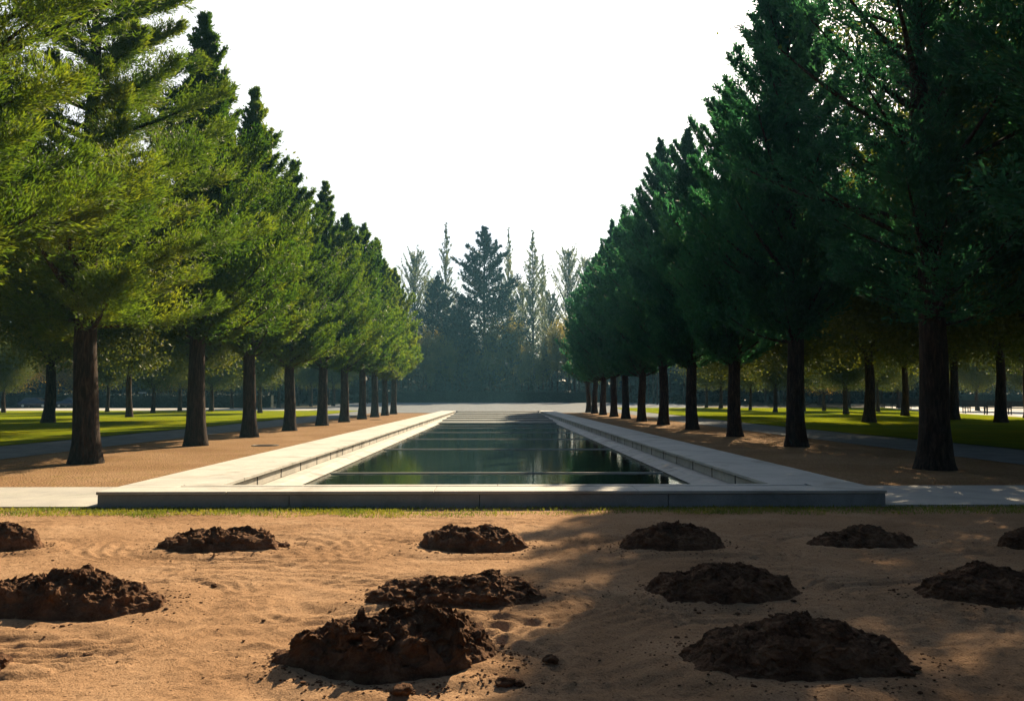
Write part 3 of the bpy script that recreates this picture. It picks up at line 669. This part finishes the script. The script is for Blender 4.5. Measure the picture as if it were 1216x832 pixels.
# trees beyond the hedge
def beyond(k, px, top, y, sw, lab, cat, grp, H0):
    x = (px - VX) / F * y; h = (HY - top) / F * y + EYE - float(terr(y)); s = h / H0
    place(k, x, y, rr.uniform(0, 6.28), (s * sw, s * sw, s), lab, cat, grp)
G1 = 'tall trees beyond the hedge'
beyond('SP', 575, 272, 168, 1.0, 'tallest dark spruce rising at the centre behind the hedge', 'spruce', G1, 37)
beyond('SP', 519, 330, 172, 1.0, 'shorter dark spruce on the left of the tallest spruce', 'spruce', G1, 37)
beyond('SP', 548, 352, 160, 0.8, 'lower dark spruce leaning into the left side of the tallest spruce', 'spruce', G1, 37)
beyond('SP', 610, 378, 176, 0.8, 'low dark spruce on the right of the tallest spruce', 'spruce', G1, 37)
for (k, px, top, y, sw, lab) in (
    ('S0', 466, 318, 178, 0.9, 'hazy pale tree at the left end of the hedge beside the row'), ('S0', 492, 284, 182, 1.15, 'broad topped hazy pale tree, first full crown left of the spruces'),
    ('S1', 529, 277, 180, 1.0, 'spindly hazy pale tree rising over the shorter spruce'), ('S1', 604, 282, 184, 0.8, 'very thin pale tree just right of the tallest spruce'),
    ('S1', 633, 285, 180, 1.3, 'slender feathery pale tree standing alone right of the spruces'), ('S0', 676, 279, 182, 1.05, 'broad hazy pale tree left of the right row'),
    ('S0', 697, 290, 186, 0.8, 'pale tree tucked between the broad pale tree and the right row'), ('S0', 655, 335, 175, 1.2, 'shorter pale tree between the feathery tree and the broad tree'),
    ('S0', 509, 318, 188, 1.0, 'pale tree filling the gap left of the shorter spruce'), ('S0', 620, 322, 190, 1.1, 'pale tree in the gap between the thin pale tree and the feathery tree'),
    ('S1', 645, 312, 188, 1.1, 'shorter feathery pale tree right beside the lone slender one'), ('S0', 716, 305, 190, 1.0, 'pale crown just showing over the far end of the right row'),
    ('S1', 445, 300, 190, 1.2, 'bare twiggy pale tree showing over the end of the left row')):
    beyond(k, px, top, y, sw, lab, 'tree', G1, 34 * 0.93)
for i in range(34):
    px = 425 + i * 9.6 + rr.uniform(-4, 4); y = rr.uniform(154, 168)
    beyond('S2', px, rr.uniform(345, 415), y, 0.85, 'thin pale woodland tree in the undergrowth just behind the hedge', 'tree', 'thin trees in the wood behind the hedge', 18)
for k in list(PROTO):
    if k not in used:
        for ch in list(PROTO[k].children): bpy.data.objects.remove(ch)
        bpy.data.objects.remove(PROTO[k])

# far woodland that reads as one mass
g2 = np.random.default_rng(99); wm = MB()
n = 260000
px = g2.uniform(-260, 1480, n); yy = g2.uniform(140, 215, n); yy = np.where(np.abs(px - VX) < 150, g2.uniform(195, 230, n), yy)
X = (px - VX) / F * yy
top = np.where(np.abs(px - VX) < 150, 5.0, 12) + 5 * vnoise(np.stack([X * 0.12, yy * 0.1, 0 * X], 1), 3) + 3 * vnoise(np.stack([X * 0.5, yy * 0.2, 0 * X], 1), 8)
Z = g2.random(n) ** 0.8 * top
cl = fbm(np.stack([X * 0.5, yy * 0.5, Z * 0.5], 1), 3, 44) > -0.3 - 0.3 * (Z > 3)
P = np.stack([X, yy, Z + 0.75], 1)[cl]
v, f = blades(P, g2.normal(size=P.shape), g2.uniform(1.0, 1.7, len(P)), 0.9, g2); wm.add(v, f)
n = 40000
X = g2.uniform(-75, 75, n); yy = g2.uniform(-42, -26, n); Z = g2.random(n) * (17 + 4 * vnoise(np.stack([X * 0.12, 0 * X, 0 * X], 1), 5))
v, f = blades(np.stack([X, yy, Z], 1), g2.normal(size=(n, 3)), 1.2, 0.9, g2); wm.add(v, f)  # leaf screen added behind the viewer to block sky light
wood = wm.build('woodland', M['wood']); tag(wood, 'dark mass of far woodland closing the view behind the lawns and hedge, plus an added leaf screen behind the viewer', 'wood', kind='stuff')
tw = MB()
for i in range(150):
    x = g2.uniform(-260, 1480); y = g2.uniform(128, 150); X0 = (x - VX) / F * y; h = g2.uniform(9, 14)
    if abs(x - VX) < 150: y = g2.uniform(158, 190); X0 = (x - VX) / F * y
    r = g2.uniform(0.1, 0.22); tw.tube([(X0, y, 0.4), (X0 + g2.normal(0, .2), y, h / 2), (X0 + g2.normal(0, .4), y, h)], [r, r * 0.8, r * 0.4], 6)
tag(tw.build('woodland_trunks', M['bark'], None, True), 'crowd of thin trunks at the edge of the far woodland', 'wood', kind='stuff')

# hedges
def hedge(x0, x1, y0, y1, h, lab, seed, leaf=0.22, dens=120):
    g = np.random.default_rng(seed); n = int(((x1 - x0) * (h * 2 + y1 - y0)) * dens / 4) + 4000
    P = np.stack([g.uniform(x0, x1, n), g.uniform(y0, y1, n), g.uniform(0, h, n)], 1)
    side = g.random(n); P[side < 0.45, 1] = y0; k = (side > 0.45) & (side < 0.75); P[k, 2] = h
    q = P + np.stack([0.12 * vnoise(P * 1.5, 1), 0.18 * vnoise(P * 1.2 + 7, 2), 0.12 * vnoise(P * 1.1 + 3, 3)], 1)
    q += g.normal(0, 0.05, q.shape)
    v, f = blades(q, g.normal(size=q.shape) + [0, -0.3, 0.3], leaf * g.uniform(0.6, 1.3, n), leaf * 0.6, g)
    m = MB(); m.add(v, f); base = float(terr((y0 + y1) / 2)) - 0.05
    m2 = MB(); m2.box(x0 + 0.1, x1 - 0.1, y0 + 0.12, y1 - 0.12, 0, h - 0.12)
    r = empty('hedge', ((x0 + x1) / 2, y0, base)); off = (-(x0 + x1) / 2, -y0, 0)
    a = m.build('leaves', M['hedge'], r); b = m2.build('stems', M['hedge'], r); a.location = off; b.location = off
    tag(r, lab, 'hedge', 'clipped hedges'); return r
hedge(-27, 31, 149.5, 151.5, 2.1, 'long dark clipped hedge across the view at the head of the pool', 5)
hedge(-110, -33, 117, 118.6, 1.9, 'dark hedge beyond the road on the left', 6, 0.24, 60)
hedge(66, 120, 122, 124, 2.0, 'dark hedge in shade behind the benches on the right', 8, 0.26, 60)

# ------------------------------------------------------------------ benches
def bench():
    r = empty('park_bench')
    for k in range(2):
        m = MB(); x = (-1, 1)[k] * 1.12
        m.box(x - .04, x + .04, -.02, .06, 0, .47); m.box(x - .04, x + .04, -.02, .6, .62, .68); m.box(x - .04, x + .04, -.02, .05, .47, .62)
        m.box(x - .04, x + .04, .54, .62, 0, .46)
        v = [(x - .04, .54, .46), (x + .04, .54, .46), (x + .04, .62, .46), (x - .04, .62, .46), (x - .04, .72, 1.18), (x + .04, .72, 1.18), (x + .04, .79, 1.18), (x - .04, .79, 1.18)]
        m.add(v, [(0, 3, 2, 1), (4, 5, 6, 7), (0, 1, 5, 4), (1, 2, 6, 5), (2, 3, 7, 6), (3, 0, 4, 7)])
        m.build('bench_end', M['iron'], r)
    m = MB()
    for j in range(5): m.box(-1.2, 1.2, 0.0 + j * .11, 0.085 + j * .11, .472, .51)
    m.build('seat', M['bench_wood'], r)
    m = MB()
    for j in range(5):
        z = .58 + j * .125; y = .52 + (z - .46) * .23
        m.box(-1.2, 1.2, y, y + .03, z, z + .09)
    m.build('backrest', M['bench_wood'], r)
    return r
b0 = bench(); bl = ['nearest the right edge', 'second from the right edge', 'third from the right edge', 'fourth from the right edge', 'fifth from the right edge', 'behind the forked lawn trunk', 'just right of the nearest row trunk', 'left of the nearest row trunk', 'near the far end of the line', 'farthest one in the line']
for i, px in enumerate((1212, 1188, 1164, 1144, 1127, 1110, 1096, 1084, 1073, 1063)):
    py = 484.6 + (px - 1063) * 0.063
    x, y = at(px, py); o = b0 if i == 0 else copy_tree(b0)
    o.location = (x, y, float(terr(y)) + 0.03); o.rotation_euler = (0, 0, -0.15 + (PI if i % 3 == 1 else 0)); o.scale = (1.0, 1.0, 1.15)
    tag(o, 'dark slatted bench behind the right lawn, ' + bl[i], 'bench', 'dark benches behind the right lawn')

# ------------------------------------------------------------------ parked cars beyond the left lawn
def car():
    r = empty('parked_car')
    def loft(secs, mat, name, par=r):
        m = MB(); n = len(secs[0]); v = [p for s in secs for p in s]
        f = [(i * n + j, i * n + (j + 1) % n, (i + 1) * n + (j + 1) % n, (i + 1) * n + j) for i in range(len(secs) - 1) for j in range(n)]
        m.add(v, f); m.add(secs[0], [tuple(range(n))[::-1]]); m.add(secs[-1], [tuple(range(n))])
        return m.build(name, mat, par)
    prof = [(-2.15, .45, .62), (-2.1, .32, .82), (-1.9, .28, .92), (-1.2, .26, .98), (1.0, .26, .98), (1.6, .27, .93), (2.05, .3, .8), (2.15, .4, .62)]
    loft([[(x, -.86, a), (x, .86, a), (x, .9, (a + b) / 2), (x, .78, b), (x, -.78, b), (x, -.9, (a + b) / 2)] for x, a, b in prof], M['car_paint'], 'body')
    cab = [(-1.75, .96, .98, .72), (-1.25, .96, 1.38, .6), (-.6, .96, 1.46, .57), (.35, .96, 1.44, .57), (1.05, .96, .985, .7)]
    c = loft([[(x, -.74, a), (x, .74, a), (x, w, b), (x, -w, b)] for x, a, b, w in cab], M['glass'], 'window')
    m = MB(); m.box(-1.2, .3, -.56, .56, 1.455, 1.49); m.box(-.5, -.42, -.72, .72, .97, 1.45); m.build('roof', M['car_paint'], r)
    for sx_ in (-1.35, 1.35):
        for sy_ in (-.82, .82):
            m = MB(); m.tube([(sx_, sy_ - .1, .32), (sx_, sy_ - .099, .32), (sx_, sy_ + .099, .32), (sx_, sy_ + .1, .32)], [.01, .32, .32, .01], 20); w = m.build('wheel', M['tyre'], r)
            m = MB(); m.tube([(sx_, sy_ - .11, .32), (sx_, sy_ - .109, .32), (sx_, sy_ + .109, .32), (sx_, sy_ + .11, .32)], [.01, .19, .19, .01], 14); m.build('rim', M['rim'], w)
    for sy_ in (-.62, .62):
        m = MB(); m.box(2.06, 2.14, sy_ - .16, sy_ + .16, .62, .74); m.build('headlight', M['glass'], r)
    return r
c0 = car(); y = 114
c0.location = ((50 - VX) / F * y, y, float(terr(y)) + .0); c0.rotation_euler = (0, 0, 0.05)
tag(c0, 'dark parked car in front of the hedge, left of the forked lawn tree', 'car', 'cars parked beyond the left lawn')
c1 = copy_tree(c0); c1.location = ((90 - VX) / F * y, y + .4, float(terr(y))); c1.rotation_euler = (0, 0, PI - 0.04)
tag(c1, 'dark parked car in front of the hedge, right of the forked lawn tree', 'car', 'cars parked beyond the left lawn')

# pale T-shaped post
x, y = at(173, 480.5); r = empty('signpost', (x, y, float(terr(y))))
m = MB(); m.tube([(0, 0, 0), (0, 0, 1.9)], [.05, .05], 10); m.build('post', M['pale_post'], r)
m = MB(); m.box(-.62, .62, -.04, .04, 1.9, 2.02); m.build('crossbar', M['pale_post'], r)
tag(r, 'slim pale T shaped post at the far edge of the left lawn', 'post')
# pale bush
x, y = at(141, 480); g = np.random.default_rng(3); n = 2500
P = g.normal(0, 1, (n, 3)); P /= np.linalg.norm(P, axis=1)[:, None]; P = P * (g.random(n) ** .3)[:, None] * [1.1, .8, .7] * (1 + .3 * vnoise(P * 2, 4))[:, None] + [0, 0, .7]
v, f = blades(P, g.normal(size=P.shape), .2, .1, g); m = MB(); m.add(v, f)
r = empty('shrub', (x, y, float(terr(y)))); m.build('leaves', M['pale'], r)
m = MB(); [m.tube([(0, 0, -.05), (.3 * math.cos(a), .3 * math.sin(a), .9)], [.03, .01], 5) for a in (0, 1.5, 3, 4.5)]; m.build('stem', M['bark'], r)
tag(r, 'small pale leafed shrub at the far edge of the left lawn', 'shrub')

# ------------------------------------------------------------------ air
HZ = 0.00033
if HZ > 0:
    m = MB(); m.box(-720, 720, -210, 1420, -1.6, 42)
    hm, nt, out = mat_new('haze_air')
    pv = N(nt, 'ShaderNodeVolumePrincipled', Density=HZ, Anisotropy=0.2); pv.inputs['Color'].default_value = (0.3, 0.72, 1.0, 1)
    nt.links.new(pv.outputs[0], out.inputs['Volume'])
    h = m.build('haze', hm); tag(h, 'thin bluish morning haze over the whole park', 'haze', kind='stuff')

# ------------------------------------------------------------------ light
w = bpy.data.worlds.new('World'); scene.world = w; w.use_nodes = True
nt = w.node_tree; nt.nodes.clear(); wo = nt.nodes.new('ShaderNodeOutputWorld'); bg = nt.nodes.new('ShaderNodeBackground')
sky = nt.nodes.new('ShaderNodeTexSky'); sky.sky_type = 'NISHITA'; sky.sun_disc = False
sky.sun_elevation = SUN_EL; sky.sun_rotation = SUN_AZ; sky.dust_density = 2.0; sky.air_density = 1.0; sky.ozone_density = 2.5
bg.inputs['Strength'].default_value = 0.05
# thin white cloud veil over the part of the sky around and below the sun
gd = nt.nodes.new('ShaderNodeTexCoord').outputs['Generated']
dp = N(nt, 'ShaderNodeVectorMath', _operation='DOT_PRODUCT'); nt.links.new(gd, dp.inputs[0]); dp.inputs[1].default_value = (0.05, 0.93, 0.36)
mk = N(nt, 'ShaderNodeMapRange', _interpolation_type='SMOOTHSTEP'); nt.links.new(dp.outputs['Value'], mk.inputs[0]); mk.inputs[1].default_value = 0.76; mk.inputs[2].default_value = 0.88
vl = noise(nt, 2.2, 5, 0.55, gd, 0.6)
vc = ramp(nt, vl, [(0.3, (8.2, 8.7, 9.0)), (0.6, (9.6, 9.8, 9.9))])
veil = mix(nt, mk.outputs[0], sky.outputs[0], mix(nt, 1.0, sky.outputs[0], vc, 'LIGHTEN'))
nt.links.new(veil, bg.inputs[0]); nt.links.new(bg.outputs[0], wo.inputs[0])
sl = bpy.data.lights.new('sun', 'SUN'); sl.energy = 5.0; sl.angle = R(0.5); sl.color = (1.0, 0.8, 0.54)
so = bpy.data.objects.new('sun', sl); COL.objects.link(so)
d = Vector((math.sin(SUN_AZ) * math.cos(SUN_EL), math.cos(SUN_AZ) * math.cos(SUN_EL), math.sin(SUN_EL)))
so.rotation_euler = d.to_track_quat('Z', 'Y').to_euler(); so.location = (20, 30, 40)

# ------------------------------------------------------------------ camera
cd = bpy.data.cameras.new('camera'); cd.sensor_width = 36; cd.lens = 36 * F / 1216; cd.clip_end = 3000; cd.clip_start = 0.05
co = bpy.data.objects.new('camera', cd); COL.objects.link(co); co.location = (0, 0, EYE)
co.rotation_euler = (R(90) + math.atan((HY - 416) / F), 0, -math.atan((608 - VX) / F))
scene.camera = co
scene.view_settings.view_transform = 'Standard'; scene.view_settings.look = 'None'
scene.view_settings.gamma = 1; scene.view_settings.exposure = 1.42
scene.render.engine = 'CYCLES'
c = scene.cycles
c.use_denoising = True; c.max_bounces = 6; c.diffuse_bounces = 3; c.glossy_bounces = 3; c.transmission_bounces = 3; c.volume_bounces = 0; c.transparent_max_bounces = 4
c.sample_clamp_indirect = 4
